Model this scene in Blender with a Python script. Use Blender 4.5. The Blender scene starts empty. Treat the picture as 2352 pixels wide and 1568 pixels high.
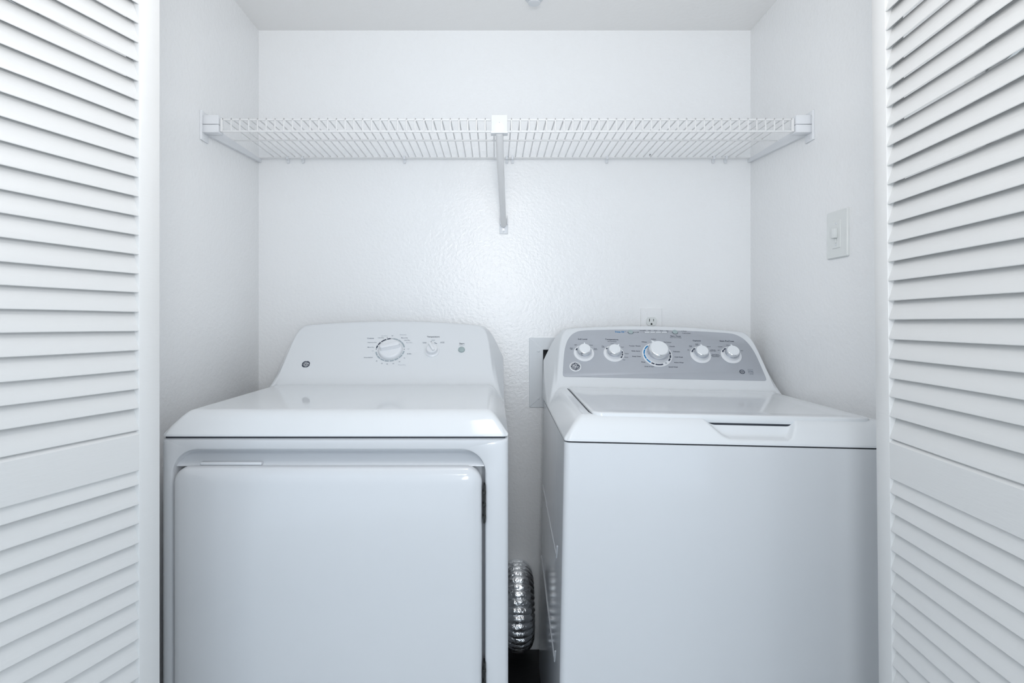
import bpy, bmesh, math, random
from mathutils import Vector, Matrix, Euler, noise
random.seed(7)
PI = math.pi
C = bpy.context.scene.collection
R = math.radians
# ---------------------------------------------------------------- camera, world, lights, exposure
cam_d = bpy.data.cameras.new('camera'); cam = bpy.data.objects.new('camera', cam_d); C.objects.link(cam)
cam.location = (0, 0, 1.07); cam.rotation_euler = (R(90), 0, 0)
cam_d.sensor_width = 36; cam_d.lens = 36 * 1400 / 2352
cam_d.shift_x = 40 / 2352; cam_d.shift_y = -42 / 2352; cam_d.clip_start = 0.02
bpy.context.scene.camera = cam
w = bpy.data.worlds.new('world'); bpy.context.scene.world = w; w.use_nodes = True
w.node_tree.nodes['Background'].inputs[0].default_value = (0.73, 0.865, 1.0, 1)
w.node_tree.nodes['Background'].inputs[1].default_value = 1.5
def area(name, loc, rot, size, energy, col, size_y=None):
    l = bpy.data.lights.new(name, 'AREA'); l.energy = energy; l.color = col; l.size = size
    if size_y: l.shape = 'RECTANGLE'; l.size_y = size_y
    o = bpy.data.objects.new(name, l); C.objects.link(o); o.location = loc; o.rotation_euler = rot
    return o
area('softbox_light', (0.0, -0.12, 1.42), (R(90 + 56), 0, 0), 0.20, 11.5, (1.0, 0.955, 0.92))
area('low_fill_light', (0.09, -0.30, 1.02), (R(88), 0, 0), 0.24, 5.0, (0.93, 0.97, 1.0))  # added fill for the gap and lower doors, no known lamp
area('rear_fill_light', (0.15, -1.5, 1.0), (R(90), 0, 0), 2.9, 4, (0.86, 0.93, 1.0), 2.0)  # added broad fill from behind the camera, no known window
pl = bpy.data.lights.new('point_fill_light', 'POINT'); pl.energy = 4.6; pl.color = (1.0, 0.965, 0.94); pl.shadow_soft_size = 0.10  # unseen point lamp added to brighten closet sides and ceiling
po = bpy.data.objects.new('point_fill_light', pl); C.objects.link(po); po.location = (0.02, 0.90, 1.70)
vs = bpy.context.scene.view_settings
vs.view_transform = 'Standard'; vs.look = 'None'; vs.gamma = 1; vs.use_curve_mapping = False
vs.exposure = -0.16

# ---------------------------------------------------------------- materials
def mat(name, col, rough=0.5, metal=0.0, coat=0.0, bump=None, spec=0.5, emis=None):
    m = bpy.data.materials.new(name); m.use_nodes = True
    nt = m.node_tree; b = nt.nodes['Principled BSDF']
    b.inputs['Base Color'].default_value = (*col, 1); b.inputs['Roughness'].default_value = rough
    b.inputs['Metallic'].default_value = metal; b.inputs['Coat Weight'].default_value = coat
    b.inputs['Coat Roughness'].default_value = 0.04; b.inputs['Specular IOR Level'].default_value = spec
    if bump:
        tc = nt.nodes.new('ShaderNodeTexCoord'); last = None
        for (scale, dist, detail, stretch) in bump:
            mp = nt.nodes.new('ShaderNodeMapping'); mp.inputs['Scale'].default_value = stretch
            n = nt.nodes.new('ShaderNodeTexNoise'); n.inputs['Scale'].default_value = scale
            n.inputs['Detail'].default_value = detail; n.inputs['Roughness'].default_value = 0.55
            bp = nt.nodes.new('ShaderNodeBump'); bp.inputs['Distance'].default_value = dist
            bp.inputs['Strength'].default_value = 1.0
            nt.links.new(tc.outputs['Object'], mp.inputs[0]); nt.links.new(mp.outputs[0], n.inputs['Vector'])
            nt.links.new(n.outputs[0], bp.inputs['Height'])
            if last: nt.links.new(last.outputs[0], bp.inputs['Normal'])
            last = bp
        nt.links.new(last.outputs[0], b.inputs['Normal'])
    return m
M = {}
M['wall'] = mat('wall_paint', (0.88, 0.89, 0.90), 0.27, bump=[(95, 0.0011, 2.0, (1, 1, 1.1)), (25, 0.0006, 1.0, (1, 1, 1))], spec=0.5)
M['ceil'] = mat('ceiling_paint', (0.91, 0.91, 0.905), 0.6, bump=[(60, 0.0012, 2.0, (1, 1, 1))])
M['room'] = mat('room_paint', (0.78, 0.78, 0.77), 0.6)
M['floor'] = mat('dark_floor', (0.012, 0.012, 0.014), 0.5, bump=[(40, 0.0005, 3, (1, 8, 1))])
M['carpet'] = mat('bounce_carpet', (0.74, 0.73, 0.71), 0.9, bump=[(400, 0.003, 2, (1, 1, 1))])  # unseen hall floor, made pale to bounce light onto doors and fronts
M['door'] = mat('door_paint', (0.72, 0.725, 0.725), 0.34, bump=[(30, 0.0003, 3.0, (1, 1, 6))], spec=0.45)
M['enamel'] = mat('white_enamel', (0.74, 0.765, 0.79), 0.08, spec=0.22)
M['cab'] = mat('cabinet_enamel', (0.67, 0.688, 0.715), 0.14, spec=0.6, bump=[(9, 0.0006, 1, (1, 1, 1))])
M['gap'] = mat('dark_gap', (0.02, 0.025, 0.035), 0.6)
M['plastic'] = mat('white_plastic', (0.78, 0.80, 0.83), 0.22)
M['cream'] = mat('plate_plastic', (0.76, 0.785, 0.78), 0.3)
M['wire'] = mat('wire_vinyl', (0.78, 0.785, 0.79), 0.3)
M['grey'] = mat('grey_panel', (0.46, 0.485, 0.53), 0.42, metal=0.15)
M['ink'] = mat('ink', (0.02, 0.03, 0.06), 0.4)
M['inkgrey'] = mat('ink_grey', (0.36, 0.42, 0.46), 0.4)
M['inkpale'] = mat('ink_pale', (0.45, 0.48, 0.54), 0.4)
M['inkmid'] = mat('ink_mid', (0.13, 0.16, 0.22), 0.4)
M['blue'] = mat('ink_blue', (0.01, 0.22, 0.50), 0.35)
M['white'] = mat('ink_white', (0.80, 0.83, 0.86), 0.3)
M['button'] = mat('grey_button', (0.36, 0.44, 0.45), 0.35)
M['chrome'] = mat('chrome', (0.85, 0.87, 0.90), 0.10, metal=1.0)
M['foil'] = mat('foil', (0.93, 0.95, 0.97), 0.27, metal=1.0, bump=[(90, 0.0030, 3.0, (1, 1, 1))])
M['steel'] = mat('galvanised', (0.70, 0.73, 0.76), 0.4, metal=0.0)
M['screw'] = mat('screw_metal', (0.25, 0.26, 0.27), 0.35, metal=0.8)
M['rubber'] = mat('rubber', (0.03, 0.03, 0.03), 0.7)
M['boxin'] = mat('shaded_box_inside', (0.13, 0.135, 0.145), 0.6)  # dark colour stands in for the shade inside the recess
M['slot'] = mat('slot_black', (0.008, 0.01, 0.01), 0.6)

# ---------------------------------------------------------------- helpers
def finish(me, angle=35):
    for p in me.polygons: p.use_smooth = True
    me.set_sharp_from_angle(angle=R(angle))
def obj(name, bm, m, parent=None, angle=35, smooth=True):
    me = bpy.data.meshes.new(name); bmesh.ops.recalc_face_normals(bm, faces=bm.faces) if smooth else None
    bm.to_mesh(me); bm.free()
    if smooth: finish(me, angle)
    me.materials.append(M[m] if isinstance(m, str) else m)
    o = bpy.data.objects.new(name, me); C.objects.link(o)
    if parent: o.parent = parent
    return o
def tag(o, label=None, cat=None, group=None, kind=None):
    if label: o['label'] = label
    if cat: o['category'] = cat
    if group: o['group'] = group
    if kind: o['kind'] = kind
    return o
def thing(name, label, cat, loc=(0, 0, 0), rot=(0, 0, 0), group=None, kind=None):
    o = bpy.data.objects.new(name, None); C.objects.link(o); o.empty_display_size = 0.05
    o.location = loc; o.rotation_euler = rot
    return tag(o, label, cat, group, kind)
def box(bm, x0, x1, y0, y1, z0, z1, bev=0.0, seg=2, mtx=None):
    vs_ = [bm.verts.new(p) for p in ((x0,y0,z0),(x1,y0,z0),(x1,y1,z0),(x0,y1,z0),(x0,y0,z1),(x1,y0,z1),(x1,y1,z1),(x0,y1,z1))]
    fs = [bm.faces.new([vs_[i] for i in f]) for f in ((0,3,2,1),(4,5,6,7),(0,1,5,4),(1,2,6,5),(2,3,7,6),(3,0,4,7))]
    if mtx is not None: bmesh.ops.transform(bm, matrix=mtx, verts=vs_)
    if bev > 0:
        es = list({e for f in fs for e in f.edges})
        bmesh.ops.bevel(bm, geom=es, offset=bev, segments=seg, affect='EDGES', profile=0.5)
def bx(*a, **k):
    bm = bmesh.new(); box(bm, *a, **k); return bm
def rrect(cx, cy, w, h, r, n=8):
    """rounded rectangle; r = one radius or (br, tr, tl, bl)"""
    rs = r if isinstance(r, (tuple, list)) else (r,) * 4
    pts = []
    for (sx, sy, a0), rr in zip(((1, -1, -90), (1, 1, 0), (-1, 1, 90), (-1, -1, 180)), rs):
        ox, oy = cx + sx * (w / 2 - rr), cy + sy * (h / 2 - rr)
        for i in range(n + 1):
            a = R(a0 + 90 * i / n); pts.append((ox + rr * math.cos(a), oy + rr * math.sin(a)))
    return pts
def loft(bm, rings, cap0=True, cap1=True):
    vr = [[bm.verts.new(p) for p in ring] for ring in rings]
    n = len(vr[0])
    for a, b in zip(vr[:-1], vr[1:]):
        for i in range(n):
            j = (i + 1) % n; bm.faces.new((a[i], a[j], b[j], b[i]))
    if cap0: bm.faces.new(list(reversed(vr[0])))
    if cap1: bm.faces.new(vr[-1])
    return vr
def lathe(bm, prof, n=32, mtx=None):
    """prof: (radius, height) list, axis +z"""
    vr = loft(bm, [[(r * math.cos(2*PI*i/n), r * math.sin(2*PI*i/n), z) for i in range(n)] for r, z in prof])
    if mtx is not None: bmesh.ops.transform(bm, matrix=mtx, verts=[v for q in vr for v in q])
def tube(bm, pts, r, n=8, closed=False):
    pts = [Vector(p) for p in pts]; rings = []
    for i, p in enumerate(pts):
        a = pts[max(i - 1, 0)]; b = pts[min(i + 1, len(pts) - 1)]
        t = (b - a).normalized(); up = Vector((0, 0, 1)) if abs(t.z) < 0.9 else Vector((0, 1, 0))
        s = t.cross(up).normalized(); u = s.cross(t)
        rr = r[i] if isinstance(r, (list, tuple)) else r
        rings.append([p + s * rr * math.cos(2*PI*k/n) + u * rr * math.sin(2*PI*k/n) for k in range(n)])
    loft(bm, rings)
def extr(bm, pts, z0, z1, mtx=None, bev=0.0):
    """flat outline (x, y) given thickness z0..z1, optional small edge bevel on the z1 side"""
    cx = sum(p[0] for p in pts) / len(pts); cy = sum(p[1] for p in pts) / len(pts)
    rings = [[(x, y, z0) for x, y in pts]]
    if bev:
        rings.append([(x, y, z1 - bev) for x, y in pts])
        q = []
        for x, y in pts:
            d = math.hypot(x - cx, y - cy) or 1; k = (d - bev) / d; q.append((cx + (x - cx) * k, cy + (y - cy) * k, z1))
        rings.append(q)
    else: rings.append([(x, y, z1) for x, y in pts])
    vr = loft(bm, rings)
    if mtx is not None: bmesh.ops.transform(bm, matrix=mtx, verts=[v for q in vr for v in q])
def ribbon(bm, pts, wd, z, mtx=None, closed=False):
    """flat printed stroke in the xy plane"""
    L, Rr = [], []; n = len(pts)
    for i in range(n):
        if closed: a, b = pts[i - 1], pts[(i + 1) % n]
        else: a, b = pts[max(i - 1, 0)], pts[min(i + 1, n - 1)]
        dx, dy = b[0] - a[0], b[1] - a[1]; d = math.hypot(dx, dy) or 1
        nx, ny = -dy / d * wd / 2, dx / d * wd / 2
        L.append(bm.verts.new((pts[i][0] + nx, pts[i][1] + ny, z))); Rr.append(bm.verts.new((pts[i][0] - nx, pts[i][1] - ny, z)))
    m_ = n if closed else n - 1
    for i in range(m_):
        j = (i + 1) % n; bm.faces.new((Rr[i], Rr[j], L[j], L[i]))
    if mtx is not None: bmesh.ops.transform(bm, matrix=mtx, verts=L + Rr)
def arc(cx, cy, r, a0, a1, n=24):
    return [(cx + r * math.cos(R(a0 + (a1 - a0) * i / n)), cy + r * math.sin(R(a0 + (a1 - a0) * i / n))) for i in range(n + 1)]
def add_text(bm, s, x, y, size, z, mtx, bold=0.0, rot=0, width=None):
    cu = bpy.data.curves.new('t', 'FONT'); cu.body = s; cu.size = size; cu.align_x = 'CENTER'; cu.align_y = 'CENTER'
    cu.offset = bold; cu.resolution_u = 2; cu.space_line = 0.9
    o = bpy.data.objects.new('t', cu); C.objects.link(o)
    bpy.context.view_layer.update()
    dg = bpy.context.evaluated_depsgraph_get()
    me = bpy.data.meshes.new_from_object(o.evaluated_get(dg))
    sx = 1.0
    if width and len(me.vertices):
        xs = [v.co.x for v in me.vertices]; sx = width / max(1e-6, max(xs) - min(xs))
    me.transform(mtx @ Matrix.Translation((x, y, z)) @ Matrix.Rotation(rot, 4, 'Z') @ Matrix.Diagonal((sx, 1, 1, 1)))
    bm.from_mesh(me)
    bpy.data.objects.remove(o); bpy.data.curves.remove(cu); bpy.data.meshes.remove(me)
def smin(a, b, k):
    h = max(0.0, min(1.0, 0.5 + 0.5 * (b - a) / k)); return b + (a - b) * h - k * h * (1 - h)
def smax(a, b, k): return -smin(-a, -b, k)
def sstep(a, b, x):
    t = max(0.0, min(1.0, (x - a) / (b - a))); return t * t * (3 - 2 * t)

# ---------------------------------------------------------------- the setting
YB = 2.0; XL = -0.774; XR = 0.84; ZC = 2.03
def struct(name, bm, m, label, cat):
    return tag(obj(name, bm, m), label, cat, kind='structure')
bm = bmesh.new()                                   # back wall with the hole for the water valve box
hx0, hx1, hz0, hz1 = 0.157, 0.347, 0.822, 0.985
box(bm, -1.0, hx0, YB, YB + .12, 0, 2.1); box(bm, hx1, 1.1, YB, YB + .12, 0, 2.1)
box(bm, hx0, hx1, YB, YB + .12, 0, hz0); box(bm, hx0, hx1, YB, YB + .12, hz1, 2.1)
struct('wall_back', bm, 'wall', 'textured white closet back wall behind both machines', 'wall')
struct('wall_left', bx(XL - .1, XL, 1.09, YB, 0, 2.1), 'wall', 'textured white closet side wall left of the dryer', 'wall')
struct('wall_right', bx(XR, XR + .1, 1.09, YB, 0, 2.1), 'wall', 'textured white closet side wall right of the washer carrying the switch', 'wall')
struct('ceiling', bx(XL - .1, XR + .1, 1.09, YB, ZC, ZC + .07), 'ceil', 'plain white closet ceiling above the wire shelf', 'ceiling')
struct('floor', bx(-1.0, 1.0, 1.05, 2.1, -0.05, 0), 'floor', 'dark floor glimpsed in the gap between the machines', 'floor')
struct('floor_room', bx(-1.5, 1.6, -1.6, 1.05, -0.05, 0), 'carpet', 'pale carpet of the hall in front of the closet', 'floor')
bm = bmesh.new()
OL, OR = -0.735, 0.84
box(bm, -1.5, OL, 1.0, 1.09, 0, 2.44); box(bm, OR, 1.6, 1.0, 1.09, 0, 2.44); box(bm, OL, OR, 1.0, 1.09, ZC, 2.44)
struct('wall_front', bm, 'room', 'wall around the closet opening', 'wall')
struct('wall_room_left', bx(-1.6, -1.5, -1.6, 1.09, 0, 2.44), 'room', 'hall wall beyond the left folding door', 'wall')
struct('wall_room_right', bx(1.6, 1.7, -1.6, 1.09, 0, 2.44), 'room', 'hall wall beyond the right folding door', 'wall')
struct('ceiling_room', bx(-1.6, 1.7, -1.6, 1.09, 2.44, 2.5), 'ceil', 'hall ceiling in front of the closet', 'ceiling')

# ---------------------------------------------------------------- louvered folding doors
def louver_door(name, label, loc, direction, s, lean=0.0, up0=0.936, lo0=0.815, width=0.39, detail=True):
    """loc = far bottom corner of the face seen; direction = horizontal way to the near edge; s=+1: thickness along local +y"""
    ang = math.atan2(direction[1], direction[0])
    root = thing(name, label, 'door', kind='structure')
    root.matrix_world = Matrix.Translation(loc) @ Matrix.Rotation(lean, 4, 'Y') @ Matrix.Rotation(ang, 4, 'Z')
    th = 0.028; st = 0.041; zt = 1.99
    def yb(a, b): return (a, b) if s > 0 else (-b, -a)
    for x0, x1, side in ((0, st, 0), (width - st, width, 1)):
        b = bmesh.new(); y0, y1 = yb(0, th); box(b, x0, x1, y0, y1, 0.015, zt, 0.0022, 2)
        obj('stile', b, 'door', root)
    rz = ((0.015, 0.14), (lo0 + 0.0225, up0 - 0.040), (zt - 0.09, zt))
    for z0, z1 in rz:
        sec = [(.0016, z0), (.0006, z0 + .0012), (.0006, z1 - .0012), (.0016, z1), (.0100, z1 + .0085), (.0260, z1 + .0085), (.0274, z1 + .007), (.0274, z0 + .001), (.0264, z0)]
        if s < 0: sec = [(-y, q) for y, q in sec]
        b = bmesh.new(); loft(b, [[(x, y, q) for y, q in sec] for x in (st - .001, width / 2, width - st + .001)])
        obj('rail', b, 'door', root, angle=25)
    P = 0.0303
    for nm, zs in (('upper_louvers', [up0 - P - .004] + [up0 + P * k for k in range(0, 33) if up0 + P * k < zt - .12]),
                   ('lower_louvers', [lo0 - P * k for k in range(0, 24) if lo0 - P * k > 0.12])):
        b = bmesh.new()
        for z in zs:
            j = random.uniform(-.0012, .0012); dz = random.uniform(-.0006, .0006)
            z_ = z + dz; t = 0.0052
            top = z_ + 0.0350 + j
            # cross-section: bottom edge at the front, top edge at the back
            sec = [(0.0016, z_), (0.0009, z_ + .0008), (0.0010, z_ + .0030), (0.0108, top - .0010), (0.0118, top), (0.0158, top - .0004), (0.0166, top - .0020), (0.0072, z_ + .0060), (0.0040, z_ + .0022)]
            if s < 0: sec = [(-y, q) for y, q in sec]
            nseg = 4; rings = []
            bow = random.uniform(-.0006, .0006)
            for i in range(nseg + 1):
                x = st - .004 + (width - 2 * st + .008) * i / nseg
                o_ = bow * math.sin(PI * i / nseg)
                rings.append([(x, y, q + o_) for y, q in sec])
            loft(b, rings)
        obj(nm, b, 'door', root, angle=40)
    return root
uL = Vector((-.284, -.959, 0)).normalized(); uR = Vector((-.098, -.995, 0)).normalized()
louver_door('door_1', 'white louvered folding door panel facing in at the left of the closet', (-0.5485, 1.0, 0), uL, -1)
pL = Vector((-.553, 1, 0)) + uL * .40 + Vector((-.045, 0, 0))
qL = Vector((-.705, .985, 0))
louver_door('door_2', 'white louvered door panel folded back behind the left one', tuple(qL), (pL - qL).normalized(), -1)
louver_door('door_3', 'white louvered folding door panel facing in at the right of the closet', (0.6345, 1.0, 0), uR, 1, lean=R(-0.6), up0=.9235, lo0=.8035)
pR = Vector((.632, 1, 0)) + uR * .40 + Vector((.05, 0, 0))
qR = Vector((.775, .985, 0))
louver_door('door_4', 'white louvered door panel folded back behind the right one', tuple(qR), (pR - qR).normalized(), 1)

# ---------------------------------------------------------------- machine covers as one moulded skin
Y0, Z0 = 0.565, 0.074
SL = Vector((0, .12, .1445)).normalized(); NN = Vector((0, -SL.z, SL.y))
FACE = Matrix(((1, 0, 0, 0), (0, SL.y, NN.y, Y0), (0, SL.z, NN.z, Z0), (0, 0, 0, 1)))
def cover_height(x, y, W, lip, pocket):
    top = 0.047 + 0.004 * y
    front = lip + 1.25 * y
    side = lip + 1.35 * min(x, W - x)
    b = smin(smin(front, top, 0.020), side, 0.016)
    if pocket and y < .08:
        f = sstep(pocket[0], pocket[0] + .080, x) * (1 - sstep(pocket[1] - .047, pocket[1], x))
        hb = .009 + .050 * (1 - f) + .12 * y
        b = smin(b, smax(hb, .010 + 1.9 * (y - .0305), .010), .0035)
    cx = abs(x - W / 2)
    face = Z0 + (y - Y0) * .1445 / .12
    ctop = 0.229 - 0.013 * (cx / .27) ** 2
    sd = (0.047 + 6.5 * (W / 2 - cx - 0.027) + 2.0 * face) / 3.0   # ends flare out behind the face
    cs = smin(smin(sd, ctop, 0.055), face, 0.007)
    t = sstep(-0.01, 0.03, face - sd)                    # wider fillet along the console's ends
    return smax(b, cs, (0.014 if pocket else 0.030) * (1 - t) + 0.085 * t)
def cover(name, W, parent, lip=0.004, pocket=None):
    dp = 0.702
    xl = [0, .0008, .002, .004, .007] + [round(.01 + i * .0011, 5) for i in range(91)]
    nm = 150; xm = [.1122 + i * (W - .2244) / nm for i in range(nm + 1)]
    xs = sorted(xl + xm + [W - q for q in xl])
    ys = sorted(set([0, .0008, .002, .004, .007] + [round(.01 + i * .0032, 5) for i in range(150)] + [round(.4896 + i * (dp - .4906) / 135, 5) for i in range(136)] + [dp]))
    rc = 0.012
    bm = bmesh.new(); grid = []
    for y in ys:
        row = []
        for x in xs:
            dx = min(x, W - x); xx, yy = x, y
            if dx < rc and y < rc:                        # rounded plan corners
                a, b = rc - dx, rc - y; d = math.hypot(a, b); m_ = max(a, b)
                if d > 1e-9:
                    k = m_ / d; na, nb = a * k, b * k
                    ndx = rc - na; yy = rc - nb; xx = ndx if x < W / 2 else W - ndx
            row.append(bm.verts.new((xx, yy, cover_height(x, y, W, lip, pocket))))
        grid.append(row)
    for j in range(len(ys) - 1):
        for i in range(len(xs) - 1):
            bm.faces.new((grid[j][i], grid[j][i+1], grid[j+1][i+1], grid[j+1][i]))
    border = grid[0][:] + [r[-1] for r in grid[1:]] + list(reversed(grid[-1][:-1])) + [r[0] for r in reversed(grid[1:-1])]
    low = [bm.verts.new((v.co.x, v.co.y, 0.0)) for v in border]
    n = len(border)
    for i in range(n):
        j = (i + 1) % n; bm.faces.new((border[j], border[i], low[i], low[j]))
    bm.faces.new(low)
    return obj(name, bm, 'enamel', parent, angle=50)

def monogram(bm, cx, cy, r, mtx, z=0.0):
    """round script monogram: ring, four curls and the two entwined letters"""
    wv = r * 0.085
    for k in range(4):                                   # curls round the ring
        a0 = 90 * k + 12
        ribbon(bm, arc(cx, cy, r * .90, a0, a0 + 62, 10), wv * 1.1, z, mtx)
        a = R(a0 + 62); ex, ey = cx + r * .72 * math.cos(a), cy + r * .72 * math.sin(a)
        ribbon(bm, arc(ex, ey, r * .17, a0 + 60, a0 + 290, 8), wv, z, mtx)
    def S(pts): ribbon(bm, [(cx + x * r, cy + y * r) for x, y in pts], wv * 1.15, z, mtx)
    # G
    S([(-.06, .32), (-.14, .46), (-.30, .50), (-.44, .38), (-.46, .20), (-.34, .08), (-.18, .12), (-.10, .26), (-.20, .34)])
    S([(-.34, .08), (-.50, -.02), (-.58, -.20), (-.50, -.40), (-.32, -.46), (-.16, -.36), (-.08, -.18), (-.04, .02), (-.18, -.02), (-.28, -.12)])
    S([(-.04, .02), (-.02, -.16), (.02, -.30)])
    # E
    S([(.44, .28), (.40, .44), (.26, .50), (.14, .42), (.12, .26), (.22, .12), (.36, .08), (.24, .02)])
    S([(.24, .02), (.08, -.08), (.04, -.28), (.14, -.44), (.32, -.46), (.48, -.34), (.54, -.16), (.46, -.02), (.34, -.06), (.32, -.18)])

class Print:
    """collects flat lettering on the sloped face, one mesh per ink"""
    def __init__(s, z, zone): s.b = {}; s.z = z; s.zone = zone
    def bm(s, ink, u, v):
        key = (ink, s.zone(u, v))
        if key not in s.b: s.b[key] = bmesh.new()
        return s.b[key]
    def t(s, txt, u, v, size=.0046, ink='ink', bold=.00007, width=None): add_text(s.bm(ink, u, v), txt, u, v, size, s.z, FACE, bold, 0, width)
    def r(s, pts, wd, ink='ink', dz=0, closed=False): ribbon(s.bm(ink, *pts[0]), pts, wd, s.z + dz, FACE, closed)
    def dot(s, u, v, r, ink='ink', dz=0): ribbon(s.bm(ink, u, v), arc(u, v, r / 2, 0, 330, 11), r, s.z + dz, FACE, True)
    def build(s, parent, names):
        for (ink, zn), b in s.b.items(): obj(zn + '_' + names.get(ink, 'lettering'), b, ink, parent, smooth=False)

def cabinet_rings(W, y0, y1, z0, z1, r=0.012):
    """plan-view rounded cabinet"""
    pts = rrect(W / 2, (y0 + y1) / 2, W, y1 - y0, r, 8)
    return [[(x, y, z0) for x, y in pts], [(x, y, z1) for x, y in pts]]
def feet(parent, W, zf, yb):
    for x in (0.05, W - .05):
        for y in (0.06, yb - .06):
            b = bmesh.new()
            zfl = zf(x, y)
            lathe(b, [(.018, zfl), (.020, zfl + .004), (.018, zfl + .012), (.006, zfl + .014), (.006, zfl + .035 + .02)], 16)
            bmesh.ops.translate(b, verts=b.verts, vec=(x, y, 0))
            obj('foot', b, 'rubber', parent)

# ---------------------------------------------------------------- dryer
DO = Vector((-0.6565, 1.2, 0.847)); DW = 0.6835
dry = thing('clothes_dryer', 'white front-loading clothes dryer with all-white controls, left of the washer', 'dryer', DO)
cover('top_cover', DW, dry)
H = 0.847
bm = bmesh.new()
def yring(cx, cz, w, h, r, y): return [(x, y, z) for x, z in rrect(cx, cz, w, h, r, 10)]
cz = (-H + .03 - .003) / 2; hh = (H - .03 - .003)
rx0, rx1, rt, rb = 0.023, 0.638, -0.027, -0.66        # door recess in the cabinet front
rcx, rcw, rcz, rch = (rx0 + rx1) / 2, rx1 - rx0, (rt + rb) / 2, rt - rb
loft(bm, [yring(DW/2, cz, DW, hh, .004, .66), yring(DW/2, cz, DW, hh, .004, .010), yring(DW/2, cz, DW - .004, hh - .004, .006, .004),
          yring(DW/2, cz, DW - .016, hh - .010, .008, 0.0),
          yring(rcx, rcz, rcw + .010, rch + .010, .050, 0.0), yring(rcx, rcz, rcw + .003, rch + .003, .047, .002),
          yring(rcx, rcz, rcw, rch, .045, .006), yring(rcx, rcz, rcw - .004, rch - .004, .043, .038), yring(rcx, rcz, rcw - .016, rch - .016, .038, .046)])
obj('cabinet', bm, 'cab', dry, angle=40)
obj('cover_seam', bx(.006, DW - .006, .006, .65, -.006, .001), 'gap', dry)
bm = bmesh.new()                                       # door slab
dx0, dx1, dt, db = 0.027, 0.632, -0.058, -0.655
def dring(y, l, r_, t, b_, rad):
    return [(x, y, z) for x, z in rrect((dx0 + l + dx1 - r_) / 2, (dt - t + db + b_) / 2, dx1 - dx0 - l - r_, dt - t - db - b_, rad, 10)]
loft(bm, [dring(.044, .004, .004, .004, .004, .030), dring(.004, 0, 0, 0, 0, .032), dring(-.004, .001, .001, .001, .001, .031), dring(-.008, .003, .003, .003, .003, .029),
          dring(-.0105, .007, .007, .007, .007, .026), dring(-.0125, .016, .012, .012, .012, .022), dring(-.0145, .040, .016, .016, .016, .020), dring(-.016, .070, .030, .030, .030, .02)])
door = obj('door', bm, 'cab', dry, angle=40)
bm = bmesh.new()                                       # sloping finger recess above the door
sec = [(.0445, -.0335), (.0440, -.036), (.0405, -.0385), (.020, -.0520), (.012, -.0575), (.0115, -.061), (.0445, -.061)]
loft(bm, [[(x, y, z) for y, z in sec] for x in (.016, .20, .40, .646)])
obj('handle_recess', bm, 'cab', dry, angle=50)
bm = bmesh.new(); box(bm, .074, .196, .004, .016, -.0580, -.0515, .0025, 3)
obj('handle_ledge', bm, 'cab', dry)
for z in (-.095, -.445):
    b = bmesh.new(); box(b, .6345, .6385, -.004, .018, z - .075, z, .001, 1)
    for q in (.012, .036, .060): box(b, .633, .6392, -.0055, .010, z - q - .006, z - q, .001, 1)
    obj('hinge', b, 'slot', door)
feet(dry, DW, lambda x, y: -H, .66)
# dial
pr = Print(0.0006, lambda u, v: 'emblem' if u < .15 else 'dial' if u < .425 else 'temperature' if u < .52 else 'start')
dcx, dcy, RR = .3443, .0905, .0420
for a0, a1 in ((158, 172), (139, 155), (112, 136), (94, 109)): pr.r(arc(dcx, dcy, RR, a0, a1, 10), .0038, 'ink')
for a in (156.5, 137.5, 110.5): pr.dot(dcx + RR * math.cos(R(a)), dcy + RR * math.sin(R(a)), .0014, 'white', .0002)
for a0, a1 in ((62, 84), (44, 60), (12, 42), (-24, -7), (-46, -27), (-66, -49), (-86, -69), (-106, -89), (-126, -109), (-146, -129), (-168, -149)):
    pr.r(arc(dcx, dcy, RR, a0, a1, 8), .0040, 'inkgrey')
for a in (89, 177, 2): pr.dot(dcx + RR * math.cos(R(a)), dcy + RR * math.sin(R(a)), .0013, 'ink')
pr.r([(.3305, .1345), (.3305, .1385)], .0012, 'ink')
for tx, u, v, ink, sz in (('Cottons', .280, .1336, 'inkmid', .0062), ('Less Dry', .3114, .1357, 'inkmid', .0050), ('Less Warm', .3214, .1432, 'inkgrey', .0042), ('Off', .3449, .1432, 'inkmid', .0042),
        ('Delicates', .3776, .1478, 'inkpale', .0056), ('More Dry', .3829, .1352, 'inkmid', .0050), ('Less Dry', .3914, .1262, 'inkmid', .0048), ('Easy Care', .3988, .1172, 'inkpale', .0046),
        ('Off', .3981, .0929, 'inkgrey', .0042), ('80 Min.', .4035, .0748, 'inkmid', .0048), ('70', .3898, .0589, 'inkmid', .0045), ('60', .3766, .0459, 'inkmid', .0048),
        ('50', .3593, .0391, 'inkmid', .0045), ('40', .3409, .0375, 'inkmid', .0048), ('30', .3253, .0397, 'inkmid', .0048), ('20', .3089, .0486, 'inkmid', .0045),
        ('Quick Fluff 20', .2824, .0613, 'inkmid', .0046), ('Off', .2927, .0856, 'inkgrey', .0042), ('More Dry', .2850, .0995, 'inkmid', .0048), ('Optimum Dry', .2866, .1178, 'inkmid', .0048),
        ('Timed Dry', .3847, .0344, 'inkpale', .0052), ('Temperature', .470, .1396, 'ink', .0072), ('Cottons\nNormal', .4451, .1168, 'inkmid', .0036), ('Casuals\nMedium', .4708, .1262, 'inkgrey', .0034),
        ('Air Fluff\nNo Heat', .4990, .1176, 'inkmid', .0034), ('Start', .5577, .1133, 'ink', .0078)):
    pr.t(tx, u, v, sz, ink, .0001 if sz > .006 else .00003)
pr.r([(.549, .1070), (.5665, .1070)], .0008, 'inkgrey')
pr.r(arc(.5577, .0904, .0108, 60, 120, 8), .0006, 'inkgrey')
pr.dot(.4648, .1205, .0012, 'ink')
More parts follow.
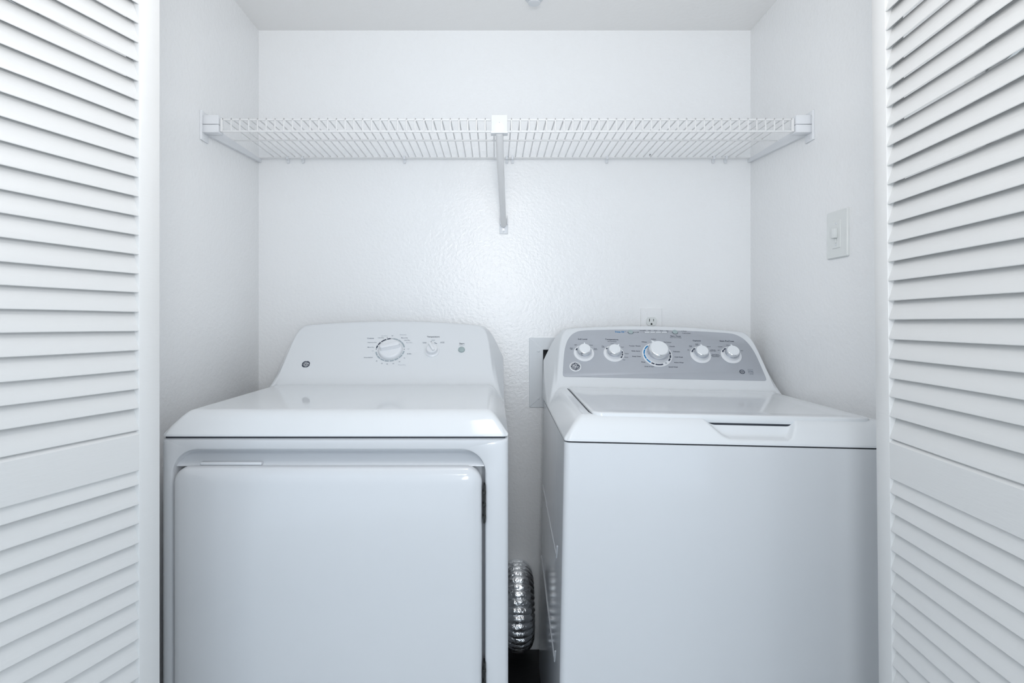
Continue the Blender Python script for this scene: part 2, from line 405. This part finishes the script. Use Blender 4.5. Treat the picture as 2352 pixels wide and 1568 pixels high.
pr.r([(.4748, .1170), (.4830, .1130)], .0018, 'inkmid')
monogram(pr.bm('ink', .1, .04), .1029, .0369, .0125, FACE, .0007)
ribbon(pr.bm('ink', .1, .04), arc(.1029, .0369, .0098, 0, 348, 24), .0022, .0007, FACE, True)
pr.build(dry, {'ink': 'black_print', 'inkgrey': 'grey_print', 'inkpale': 'pale_lettering', 'inkmid': 'lettering', 'white': 'white_dots'})
def knob_frame(u, v): return FACE @ Matrix.Translation((u, v, 0))
b = bmesh.new(); lathe(b, [(.0365, 0), (.0365, .003), (.0350, .008), (.0335, .011), (.0315, .0125), (.028, .0130)], 48, knob_frame(.3455, .0885))
dial = obj('timer_dial', b, 'plastic', dry)
tag(dial, 'large round white timer dial')
b = bmesh.new()                                         # raised grip bar across the dial
K = knob_frame(.3455, .0905) @ Matrix.Rotation(R(14), 4, 'Z')
g0 = rrect(0, 0, .062, .020, .008, 6); g1 = rrect(0, .0, .058, .013, .006, 6); g2 = rrect(0, 0, .055, .008, .0035, 6)
vr = loft(b, [[(x, y, .0125) for x, y in g0], [(x, y, .020) for x, y in g1], [(x, y, .0255) for x, y in g1], [(x, y, .0270) for x, y in g2]])
bmesh.ops.transform(b, matrix=K, verts=b.verts)
obj('dial_grip', b, 'plastic', dial)
b = bmesh.new(); lathe(b, [(.0215, 0), (.0210, .0025), (.0185, .004), (.0165, .006), (.0160, .017), (.0145, .0185), (.010, .019)], 40, knob_frame(.4705, .0840))
kn = obj('temperature_knob', b, 'plastic', dry)
b = bmesh.new(); box(b, -.0035, .0035, -.013, .0175, .018, .0260, .0015, 2)
bmesh.ops.transform(b, matrix=knob_frame(.4705, .0840) @ Matrix.Rotation(R(30), 4, 'Z'), verts=b.verts)
obj('knob_pointer', b, 'plastic', kn)
b = bmesh.new(); lathe(b, [(.0100, 0), (.0100, .002), (.0094, .0042), (.0080, .0048)], 28, knob_frame(.5577, .0898))
tag(obj('start_button', b, 'button', dry), 'round grey-green start button')

# ---------------------------------------------------------------- washer
WO = Vector((0.138, 1.2, 0.838)); WW = 0.682
wash = thing('washing_machine', 'white top-loading washing machine with a grey control panel, right of the dryer', 'washing machine', WO, (0, R(1.1), R(-1.0)))
PKT = (0.250, 0.487)
cover('top_cover', WW, wash, pocket=PKT)
bm = bmesh.new()
HB = 0.838
loft(bm, cabinet_rings(WW, .0, .655, -HB + .035, -.003, .014))
for z0, z1, y0, y1 in ((-.245, -.275, .60, .12), (-.455, -.50, .60, .12)):   # pressed ribs on the side panels
    for x in (-.0005, WW + .0005): tube(bm, [(x, y0, z0), (x, (y0+y1)/2, (z0+z1)/2 - .004), (x, y1, z1), (x, y1 - .015, z1 + .03)], .0020, 6)
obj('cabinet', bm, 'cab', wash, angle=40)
obj('cover_seam', bx(.006, WW - .006, .006, .64, -.006, .001), 'gap', wash)
Wm = Matrix.Translation(WO) @ Euler((0, R(1.1), R(-1.0))).to_matrix().to_4x4()
feet(wash, WW, lambda x, y: -HB - (WW - x) * 0 + (x * math.sin(R(1.1))) + .0002, .655)
# lid
b = bmesh.new()
lx0, lx1, ly0, ly1 = .060, WW - .058, .040, .515
def lring(z, i, rad=.02): return [(x, y, z + .004 * y) for x, y in rrect((lx0 + lx1) / 2, (ly0 + ly1) / 2, lx1 - lx0 - 2*i, ly1 - ly0 - 2*i, (rad, .008, .008, rad), 8)]
loft(b, [lring(.0345, .004), lring(.0365, .001), lring(.0380, 0), lring(.0490, 0), lring(.0510, .0012), lring(.0520, .0035), lring(.0522, .007), lring(.0515, .030), lring(.0505, .045), lring(.0505, .06)])
obj('lid', b, 'enamel', wash, angle=45)
obj('lid_shade_strip', bx(PKT[0] + .020, PKT[1] - .016, .0420, .0480, .0260, .0375), 'gap', wash)  # dark strip added as the shade line under the lid's front edge
b = bmesh.new()                                         # dark gap round the lid
pts = [(x, y) for x, y in rrect((lx0 + lx1) / 2, (ly0 + ly1) / 2, lx1 - lx0 + .005, ly1 - ly0 + .005, .02, 8)]
left = [(lx0 - .0022, .515), (lx0 - .0022, .075), (lx0 + .002, .052)]
right = [(lx1 + .0022, .515), (lx1 + .0022, .075), (lx1 - .002, .052)]
for side_ in (left, right):
    b = bmesh.new(); ribbon(b, side_, .0030, 0, None)
    for v in b.verts: v.co.z = .0474 + .004 * v.co.y
    obj('lid_gap', b, 'gap', wash, smooth=False)
# grey panel
ctrl = [(-.287, .005), (-.293, .011), (-.291, .04), (-.288, .07), (-.284, .10), (-.278, .125), (-.270, .145), (-.257, .163), (-.237, .1755), (-.21, .1800)]
def catmull(ps, n=6):
    out = []
    for i in range(len(ps) - 1):
        p0, p1, p2, p3 = ps[max(i-1, 0)], ps[i], ps[i+1], ps[min(i+2, len(ps)-1)]
        for k in range(n):
            t = k / n
            out.append(tuple(.5 * ((2*p1[j]) + (-p0[j]+p2[j])*t + (2*p0[j]-5*p1[j]+4*p2[j]-p3[j])*t*t + (-p0[j]+3*p1[j]-3*p2[j]+p3[j])*t**3) for j in (0, 1)))
    return out + [ps[-1]]
lf = catmull(ctrl) + [(-.21 + .42 * i / 24, .1800 + .0065 * (1 - (1 - i / 12) ** 2)) for i in range(1, 24)]
outline = lf + [(-x, y) for x, y in reversed(catmull(ctrl))]
outline = [(x + .342, y) for x, y in outline]; outline.reverse()
b = bmesh.new(); extr(b, outline, -.001, .0014, FACE, .0005)
panel = obj('control_panel', b, 'grey', wash, angle=50)
tag(panel, 'brushed grey control panel')
pw = Print(.0018, lambda u, v: 'status' if v > .155 else 'soil' if u < .165 else 'temperature' if u < .25 else 'cycle' if u < .42 else 'mark' if v < .045 else 'options' if u < .512 else 'stain')
T = lambda s, u, v, z=.0043, ink='ink', b_=.00004: pw.t(s, u, v, z, ink, b_)
for s_, u, v in (('Soil Level', .1146, .1437), ('Temperature', .2032, .1447), ('Options', .4603, .1465), ('Stain PreTreat', .5511, .1471)): T(s_, u, v, .0074, 'ink', .00012)
T('All Cold Rinses', .2032, .1368, .0044)
T('Deep Fill', .2300, .1750, .0078, 'blue', .00018); T('TM', .2475, .1768, .003, 'blue')
for s_, u in zip(('Sensing/Fill', 'Soak', 'Wash', 'Rinse', 'Spin'), (.3016, .3227, .3408, .3591, .3776)): T(s_, u, .1828, .0042)
pw.r([(.3062, .1757), (.3757, .1774)], .0030, 'white')
for i, u in enumerate((.3052, .3227, .3400, .3575, .3765)): pw.dot(u, .1757 + i * .0004, .0011, 'ink', .0003)
pw.r([(.2735, .1745), (.2860, .1750)], .0007); pw.dot(.2868, .1750, .0014)
pw.r(arc(.2637, .1772, .0090, 190, 350, 16), .0013); pw.r(arc(.4001, .1800, .0088, 185, 345, 16), .0013)
T('Start / Pause', .3991, .1627, .0062, 'ink', .0001); T('Press 3 Secs to Reset', .3985, .1567, .0040)
pw.dot(.4215, .1831, .0010); T('Pause', .4305, .1831, .0048); pw.dot(.4225, .1751, .0010); T('Lid Locked', .4357, .1750, .0048)
for s_, u, v in (('Colors', .3300, .1490), ('Whites', .3005, .1375), ('Towels / Sheets', .2700, .1218), ('Bulky Items', .2710, .1025), ('Deep Clean', .2704, .0826), ('Rinse', .2881, .0623),
        ('Drain & Spin', .3035, .0464), ('Dk Colors', .3706, .1380), ('Casuals', .3823, .1228), ('Delicates', .3922, .1034), ('Cold Wash', .3954, .0830), ('Active Wear', .3925, .0631), ('Speed Wash', .3735, .0465)):
    T(s_, u, v, .0054, 'ink', .00008)
for s_, u, v in (('Off', .4283, .1101), ('Auto\nSoak', .4381, .1250), ('Soak\nRinse', .4583, .1319), ('Warm', .4924, .1245), ('2 Rinses\nExtra Spin', .5024, .1106), ('Deep Rinse\nFabric Softener\nExtra Rinse', .5060, .0916),
        ('Tomato', .5265, .1249), ('Wine', .5509, .1314), ('Off', .5187, .1115), ('Dirt', .5882, .1115), ('Light', .0921, .1216), ('Extra\nLight', .0789, .1071), ('Heavy', .1388, .1217), ('Extra\nHeavy', .1508, .1070),
        ('Tap\nCold', .1737, .1169), ('Cool', .2030, .1290), ('Cool', .2320, .1166), ('Colors', .2426, .0921), ('Warm', .2398, .0785), ('Hot', .2323, .0687)):
    T(s_, u, v, .0043)
pw.r(arc(.5713, .0343, .0066, 0, 345, 20), .0020, 'ink', 0, True); T('he', .5713, .0343, .0075, 'ink', .0002)
pw.r([(.5895, .0435), (.6030, .0435), (.6030, .0310), (.5895, .0310)], .0006, 'inkmid', 0, True)
pw.r(arc(.5955, .0340, .0055, 20, 150, 8), .0008, 'inkmid'); T('energy', .5965, .0355, .0042, 'inkmid'); T('SAVER', .5965, .0270, .0040, 'inkmid')
pw.build(panel, {'ink': 'lettering', 'blue': 'blue_lettering', 'white': 'bar', 'inkmid': 'grey_lettering'})
b = bmesh.new()                                         # round badge
KB = knob_frame(.0866, .0400)
lathe(b, [(.0172, .001), (.0172, .0028), (.0160, .0036), (.0140, .0036)], 36, KB)
bd = obj('badge', b, 'plastic', wash)
b = bmesh.new(); lathe(b, [(.0138, .0030), (.0138, .0040)], 36, KB); obj('badge_disc', b, 'ink', bd)
b = bmesh.new(); monogram(b, 0, 0, .0130, KB, .0044); obj('badge_monogram', b, 'white', bd, smooth=False)
def washer_knob(nm, u, v, rb, rs, rt, h, ang, label):
    F = knob_frame(u, v)
    b = bmesh.new(); lathe(b, [(rb, .001), (rb, .0025), (rb - .001, .0034), (rs + .002, .0040), (rs + .001, .0050), (rs, .010), (rs * .97, h * .50), (rs * .90, h * .52)], 48, F)
    k = obj(nm, b, 'plastic', wash); tag(k, label)
    b = bmesh.new(); lathe(b, [(rs * .95, h * .50), (rs * 1.0, h * .53), (rs * .99, h * .62), (rt * 1.10, h * .95), (rt * 1.04, h * .99), (rt, h)], 48, F)
    obj('chrome_ring', b, 'chrome', k)
    b = bmesh.new(); lathe(b, [(rt * 1.0, h * .96), (rt * 1.0, h * 1.0), (rt * .96, h * 1.03), (rt * .6, h * 1.05), (rt * .2, h * 1.055)], 40, F)
    t_ = Matrix.Rotation(R(ang), 4, 'Z')
    tri = [(-rt * .20, rt * .90), (rt * .20, rt * .90), (0, rt * 1.36)]
    extr(b, tri, h * .94, h * 1.04, F @ t_)
    obj('knob_cap', b, 'white', k)
    return k, F
def scale(k, F, name, ink, r, wd, arcs, z=.0044):
    for a0, a1 in arcs:
        b = bmesh.new(); ribbon(b, arc(0, 0, r, a0, a1, 12), wd, z, F); obj(name, b, ink, k, smooth=False)
k, F = washer_knob('soil_knob', .1151, .0906, .0305, .0215, .0165, .026, 0, 'small chromed soil level knob')
scale(k, F, 'dial_scale', 'ink', .0245, .0038, ((140, 160),), .0047)
k, F = washer_knob('temperature_knob', .2040, .0912, .0305, .0215, .0165, .026, -40, 'small chromed temperature knob')
scale(k, F, 'dial_scale', 'ink', .0258, .0036, ((134, 146), (2, 16), (-20, -2), (-42, -26)), .0047)
k, F = washer_knob('cycle_knob', .3325, .0905, .0445, .0325, .0255, .035, 36, 'large chromed wash cycle knob')
scale(k, F, 'blue_scale', 'blue', .0385, .0040, ((128, 152), (155, 180), (183, 206), (209, 232)), .0044)
scale(k, F, 'dial_scale', 'ink', .0385, .0042, ((236, 250), (254, 288), (-38, -24), (-20, -4), (0, 16)), .0044)
b = bmesh.new(); ribbon(b, arc(.0385 * math.cos(R(303)), .0385 * math.sin(R(303)), .0022, 0, 330, 11), .0010, .0046, F, True); obj('scale_mark', b, 'inkmid', k, smooth=False)
k, F = washer_knob('options_knob', .4617, .0928, .0305, .0215, .0168, .026, 4, 'small chromed options knob')
scale(k, F, 'dial_scale', 'ink', .0258, .0040, ((122, 138), (141, 162)), .0047)
k, F = washer_knob('stain_knob', .5526, .0943, .0305, .0215, .0168, .026, 8, 'small chromed stain treatment knob')
scale(k, F, 'dial_scale', 'ink', .0258, .0040, ((118, 136), (139, 160)), .0047)
for u, v, nm in ((.2637, .1760, 'deep_fill_button'), (.4001, .1790, 'start_button')):
    b = bmesh.new(); lathe(b, [(.0078, .001), (.0078, .0024), (.0070, .0030), (.005, .0032)], 28, knob_frame(u, v)); obj(nm, b, 'button', panel)

# ---------------------------------------------------------------- wire shelf
ZS = 1.6125; YF = 1.613; SX0, SX1 = -.7235, .790
shelf = thing('wire_shelf', 'long white wire shelf across the closet above both machines', 'shelf', (0, 0, 0))
b = bmesh.new(); n = 65; wr = .0019
for i in range(n + 1):
    x = SX0 + .003 + (SX1 - SX0 - .006) * i / n
    tube(b, [(x, YB - .012, ZS + .0005), (x, YF + .004, ZS), (x, YF + .001, ZS - .0015), (x, YF, ZS - .005), (x, YF, ZS - .0345)], wr, 6)
obj('wire_grid', b, 'wire', shelf)
for y, z, r, x0, x1 in ((YF + .004, ZS - .003, .0028, SX0, SX1), (YF + .003, ZS - .034, .0030, SX0, SX1), (1.795, ZS - .004, .0028, XL + .008, XR - .008), (YB - .010, ZS - .003, .0030, XL + .004, XR - .004)):
    b = bmesh.new(); tube(b, [(x0, y, z), ((x0 + x1) / 2, y, z - .0008), (x1, y, z)], r, 8); obj('shelf_rod', b, 'wire', shelf)
b = bmesh.new()
for x in (SX0, SX1): tube(b, [(x, YF, ZS - .001), (x, YF, ZS - .036)], .0030, 8)
obj('end_wire', b, 'wire', shelf)
for sx, nm in ((-1, 'left'), (1, 'right')):
    xw = XL if sx < 0 else XR; xi = SX0 if sx < 0 else SX1
    t = thing('shelf_end_bracket', f'white plastic bracket holding the {nm} end of the wire shelf', 'bracket', (xw, YF, ZS), group=None)
    b = bmesh.new()
    x0, x1 = sorted((-sx * .0, -sx * .004)); box(b, x0, x1, -.012, .030, -.060, .018, .0015, 2)
    x0, x1 = sorted((0, -sx * .0065)); box(b, x0, x1, -.014, -.0115, -.060, .018, .001, 1)
    obj('wall_plate', b, 'plastic', t)
    b = bmesh.new(); L_ = abs(xi - xw)
    x0, x1 = sorted((-sx * .003, -sx * (L_ - .004)))
    box(b, x0, x1, -.008, .024, -.018, .006, .002, 2); box(b, x0, x1, -.008, .024, -.040, -.019, .002, 2)
    obj('holder', b, 'plastic', t)
    b = bmesh.new(); x0, x1 = sorted((-sx * .002, -sx * (L_ - .010)))
    bmesh.ops.delete(b, geom=b.verts, context='VERTS')
    xa, xb = -sx * .0005, -sx * .010
    loft(b, [[(x, y, z) for y, z in ((.020, -.040), (.386, -.016), (.386, -.006), (.020, -.010))] for x in (xa, xb)])
    obj('support_arm', b, 'plastic', t)
    for z in (.010, -.050):
        b = bmesh.new(); lathe(b, [(.0030, 0), (.0028, .0015), (.001, .002)], 12, Matrix.Translation((-sx * .0038, .004, z)) @ Matrix.Rotation(-sx * PI/2, 4, 'Y')); obj('screw', b, 'steel', t)
br = thing('shelf_brace', 'white diagonal brace under the middle of the wire shelf, footed on the back wall', 'brace', (.0125, YF, ZS))
b = bmesh.new(); box(b, -.0215, .0215, -.008, .014, -.038, .006, .0015, 2); box(b, -.0225, .0225, -.010, .016, -.0425, -.0365, .001, 1)
cp = obj('front_cap', b, 'plastic', br)
b = bmesh.new(); lathe(b, [(.0012, 0), (.0012, .0004)], 10, Matrix.Translation((0, -.008, -.014)) @ Matrix.Rotation(PI/2, 4, 'X')); obj('screw_hole', b, 'inkpale', cp)
b = bmesh.new(); tube(b, [(0, .002, -.038), (.004, .090, -.100), (.015, .345, -.208), (.0165, .374, -.222)], [.0108, .0100, .0094, .0094], 14)
obj('pole', b, 'wire', br)
b = bmesh.new(); box(b, .0035, .0315, YB - YF - .0045, YB - YF - .0002, -.250, -.200, .0012, 2)
for x in (.005, .028): box(b, x, x + .0022, YB - YF - .020, YB - YF - .002, -.222, -.192, .0006, 1)
ft = obj('wall_foot', b, 'plastic', br)
for z in (-.229, -.243):
    b = bmesh.new(); lathe(b, [(.0032, 0), (.0028, .0012), (.001, .0018)], 12, Matrix.Translation((.0175, YB - YF - .0044, z)) @ Matrix.Rotation(PI/2, 4, 'X')); obj('screw', b, 'steel', ft)
# clips along the back rod
def clip_bm(b):
    box(b, -.0045, .0045, -.009, 0, -.019, .002, .001, 1)
    box(b, -.0035, .0035, -.016, -.002, .0000, .0035, .0008, 1); box(b, -.0035, .0035, -.0165, -.0135, -.009, .002, .0008, 1)
clip0 = None
cl_px = [(663, 'second clip'), (697, ''), (930, ''), (1164, ''), (1177, ''), (1393, ''), (1637, ''), (1665, '')]
clab = ['small white wall clip nearest the left end of the shelf rod', 'small white wall clip just right of the leftmost one', 'small white wall clip alone between the left pair and the brace',
        'small white wall clip close beside the brace pole', 'small white wall clip right of the one beside the brace pole', 'small white wall clip alone between the brace and the right pair',
        'small white wall clip on the left of the right-hand pair', 'small white wall clip nearest the right end of the shelf rod']
for i, (px, _) in enumerate(cl_px):
    x = (px - 1136) / 700.0
    if clip0 is None:
        clip0 = thing('shelf_clip', '', 'clip', (x, YB, ZS))
        b = bmesh.new(); clip_bm(b); obj('clip_body', b, 'plastic', clip0)
        b = bmesh.new(); lathe(b, [(.0024, 0), (.0020, .001), (.0008, .0014)], 10, Matrix.Translation((0, -.009, -.013)) @ Matrix.Rotation(PI/2, 4, 'X')); obj('clip_screw', b, 'steel', clip0)
        o = clip0
    else:
        o = clip0.copy(); C.objects.link(o); o.location = (x, YB, ZS)
        for ch in list(clip0.children):
            c = ch.copy(); C.objects.link(c); c.parent = o
    o['label'] = clab[i]; o['category'] = 'clip'; o['group'] = 'clips holding the back rod of the shelf'
for px, py, lb in ((1023, 364, 'dark nail in the wall under the shelf rod left of the brace'), (1492, 357, 'dark nail in the wall above the shelf rod right of the brace'), (1441, 364, 'tiny dark nail in the wall under the shelf rod, right of centre')):
    x = (px - 1136) / 700; z = 1.07 - (py - 742) / 700
    b = bmesh.new(); lathe(b, [(.0009, 0), (.0009, .006), (.0021, .0062), (.0021, .0074), (.0008, .0078)], 10, Matrix.Translation((x, YB, z)) @ Matrix.Rotation(R(78), 4, 'X'))
    tag(obj('wall_nail', b, 'screw'), lb, 'nail', 'nails in the back wall')

# ---------------------------------------------------------------- light switch, outlet, valve box, ceiling fixture, duct
sw = thing('light_switch', 'white toggle light switch on the right wall above the washer', 'light switch', (XR, 1.487, 1.287))
b = bmesh.new(); pts = rrect(0, 0, .090, .116, .004, 5)
SM = Matrix.Rotation(-PI/2, 4, 'Z') @ Matrix.Rotation(PI/2, 4, 'X')     # local xy plate -> wall facing -x
extr(b, pts, 0, .0058, SM, .0025); obj('wall_plate', b, 'cream', sw)
b = bmesh.new(); extr(b, rrect(0, 0, .036, .068, .002, 4), .004, .0074, SM, .0008); ins = obj('switch_insert', b, 'cream', sw)
b = bmesh.new(); box(b, -.008, .008, -.010, .014, .007, .0165, .002, 2, SM); box(b, -.003, .003, -.022, -.010, .007, .0095, .001, 1, SM); obj('toggle', b, 'cream', sw)
for z in (.026, -.026):
    b = bmesh.new(); lathe(b, [(.0030, .0072), (.0026, .0082)], 12, SM @ Matrix.Translation((0, z, 0))); obj('screw', b, 'steel', sw)
ou = thing('wall_outlet', 'white duplex wall outlet peeping above the washer control panel', 'outlet', (.513, YB, 1.0625))
OM = Matrix.Rotation(PI/2, 4, 'X')
b = bmesh.new(); extr(b, rrect(0, 0, .070, .1143, .004, 5), 0, .0055, OM, .002); obj('wall_plate', b, 'wall', ou)
for zc in (.0135, -.0255):
    b = bmesh.new(); pts = [(max(-.0172, min(.0172, x)) , max(-.0142, min(.0142, y)) + zc) for x, y in arc(0, 0, .0178, 0, 352, 44)]
    extr(b, pts, .004, .0078, OM, .0006); rc_ = obj('receptacle', b, 'cream', ou)
    b = bmesh.new(); z = zc + .004
    box(b, -.0078, -.0056, z - .0045, z + .0045, .0070, .00795, 0, 1, OM); box(b, .0056, .0074, z - .0038, z + .0038, .0070, .00795, 0, 1, OM)
    extr(b, [(x, y + zc - .0085) for x, y in ([(-.0027, -.003), (.0027, -.003)] + arc(0, .0005, .0027, 0, 180, 8))], .0070, .00795, OM)
    obj('slot', b, 'slot', rc_)
b = bmesh.new(); lathe(b, [(.0028, .005), (.0024, .0064)], 12, OM @ Matrix.Translation((0, -.006, 0))); obj('screw', b, 'steel', ou)

vb = thing('valve_box', 'grey metal recessed water valve box in the wall behind the washer', 'valve box', (.252, YB, .9085))
fx, fz = .139, .1145; ix, iz = hx1 - .252, hz1 - .9085
b = bmesh.new()
loft(b, [[(x, y, z) for x, z in rrect(0, 0, w_, h_, r_, 4)] for w_, h_, r_, y in ((2*fx, 2*fz, .003, 0), (2*fx, 2*fz, .003, -.0022), (2*fx - .002, 2*fz - .002, .003, -.003), (2*ix - .002, 2*iz - .002, .002, -.003), (2*ix - .004, 2*iz - .004, .002, -.002))], cap0=False, cap1=False)
obj('box_frame', b, 'steel', vb, angle=30)
b = bmesh.new(); loft(b, [[(x, y, z) for x, z in rrect(0, 0, 2*ix - .0042, 2*iz - .0042, .002, 4)] for y in (-.0015, .09)], cap0=False)
obj('box_interior', b, 'boxin', vb, angle=30)
for x in (-.108, .108):
    for z in (.070, -.085): b = bmesh.new(); lathe(b, [(.0042, 0), (.0038, .0014), (.0016, .0020)], 12, Matrix.Translation((x, -.003, z)) @ Matrix.Rotation(PI/2, 4, 'X')); obj('screw', b, 'steel', vb)
for x in (-.045, .045):
    b = bmesh.new(); tube(b, [(x, .05, -iz + .003), (x, .05, .0)], .009, 12); tube(b, [(x, .05, -.01), (x, .02, -.01)], .011, 12); obj('valve', b, 'screw', vb)

b = bmesh.new(); lathe(b, [(.027, 0), (.027, .003), (.024, .006), (.015, .008), (.014, .013), (.018, .014), (.018, .0165), (.008, .018)], 28, Matrix.Translation((.117, 1.800, ZC)) @ Matrix.Rotation(PI, 4, 'X'))
tag(obj('sprinkler_head', b, 'steel'), 'small round grey fixture on the closet ceiling at the top edge', 'sprinkler')

# corrugated foil duct: a C-bend bulging forward out of the wall between the machines
DC = Vector((.0745, 1.955, .165)); RB = .088; nseg = 64; rings = []
def duct_ring(p, t, rib):
    r = .0430 + .0065 * (abs(math.sin(PI * rib)) ** .7)
    u_ = Vector((1, 0, 0)); side = t.cross(u_).normalized(); out = []
    for k in range(nseg):
        a = 2 * PI * k / nseg; d = side * math.cos(a) + u_ * math.sin(a)
        q = p + d * r
        out.append(q + d * (noise.noise(q * 60) * .0012 + noise.noise(q * 170) * .0008))
    return out
for i in range(20): rings.append(duct_ring(Vector((DC.x, 1.999 - .044 * i / 20, DC.z + RB)), Vector((0, -1, 0)), i / 12))
na = 260
for i in range(na + 1):
    a = PI * i / na
    rings.append(duct_ring(DC + Vector((0, -RB * math.sin(a), RB * math.cos(a))), Vector((0, -math.cos(a), -math.sin(a))), 20 / 12 + 17.0 * i / na))
for i in range(1, 21): rings.append(duct_ring(Vector((DC.x, 1.955 + .044 * i / 20, DC.z - RB)), Vector((0, 1, 0)), 20 / 12 + i / 12))
b = bmesh.new(); loft(b, rings)
tag(obj('exhaust_duct', b, 'foil', angle=80), 'crinkled silver foil exhaust duct bulging out between dryer and washer', 'duct')
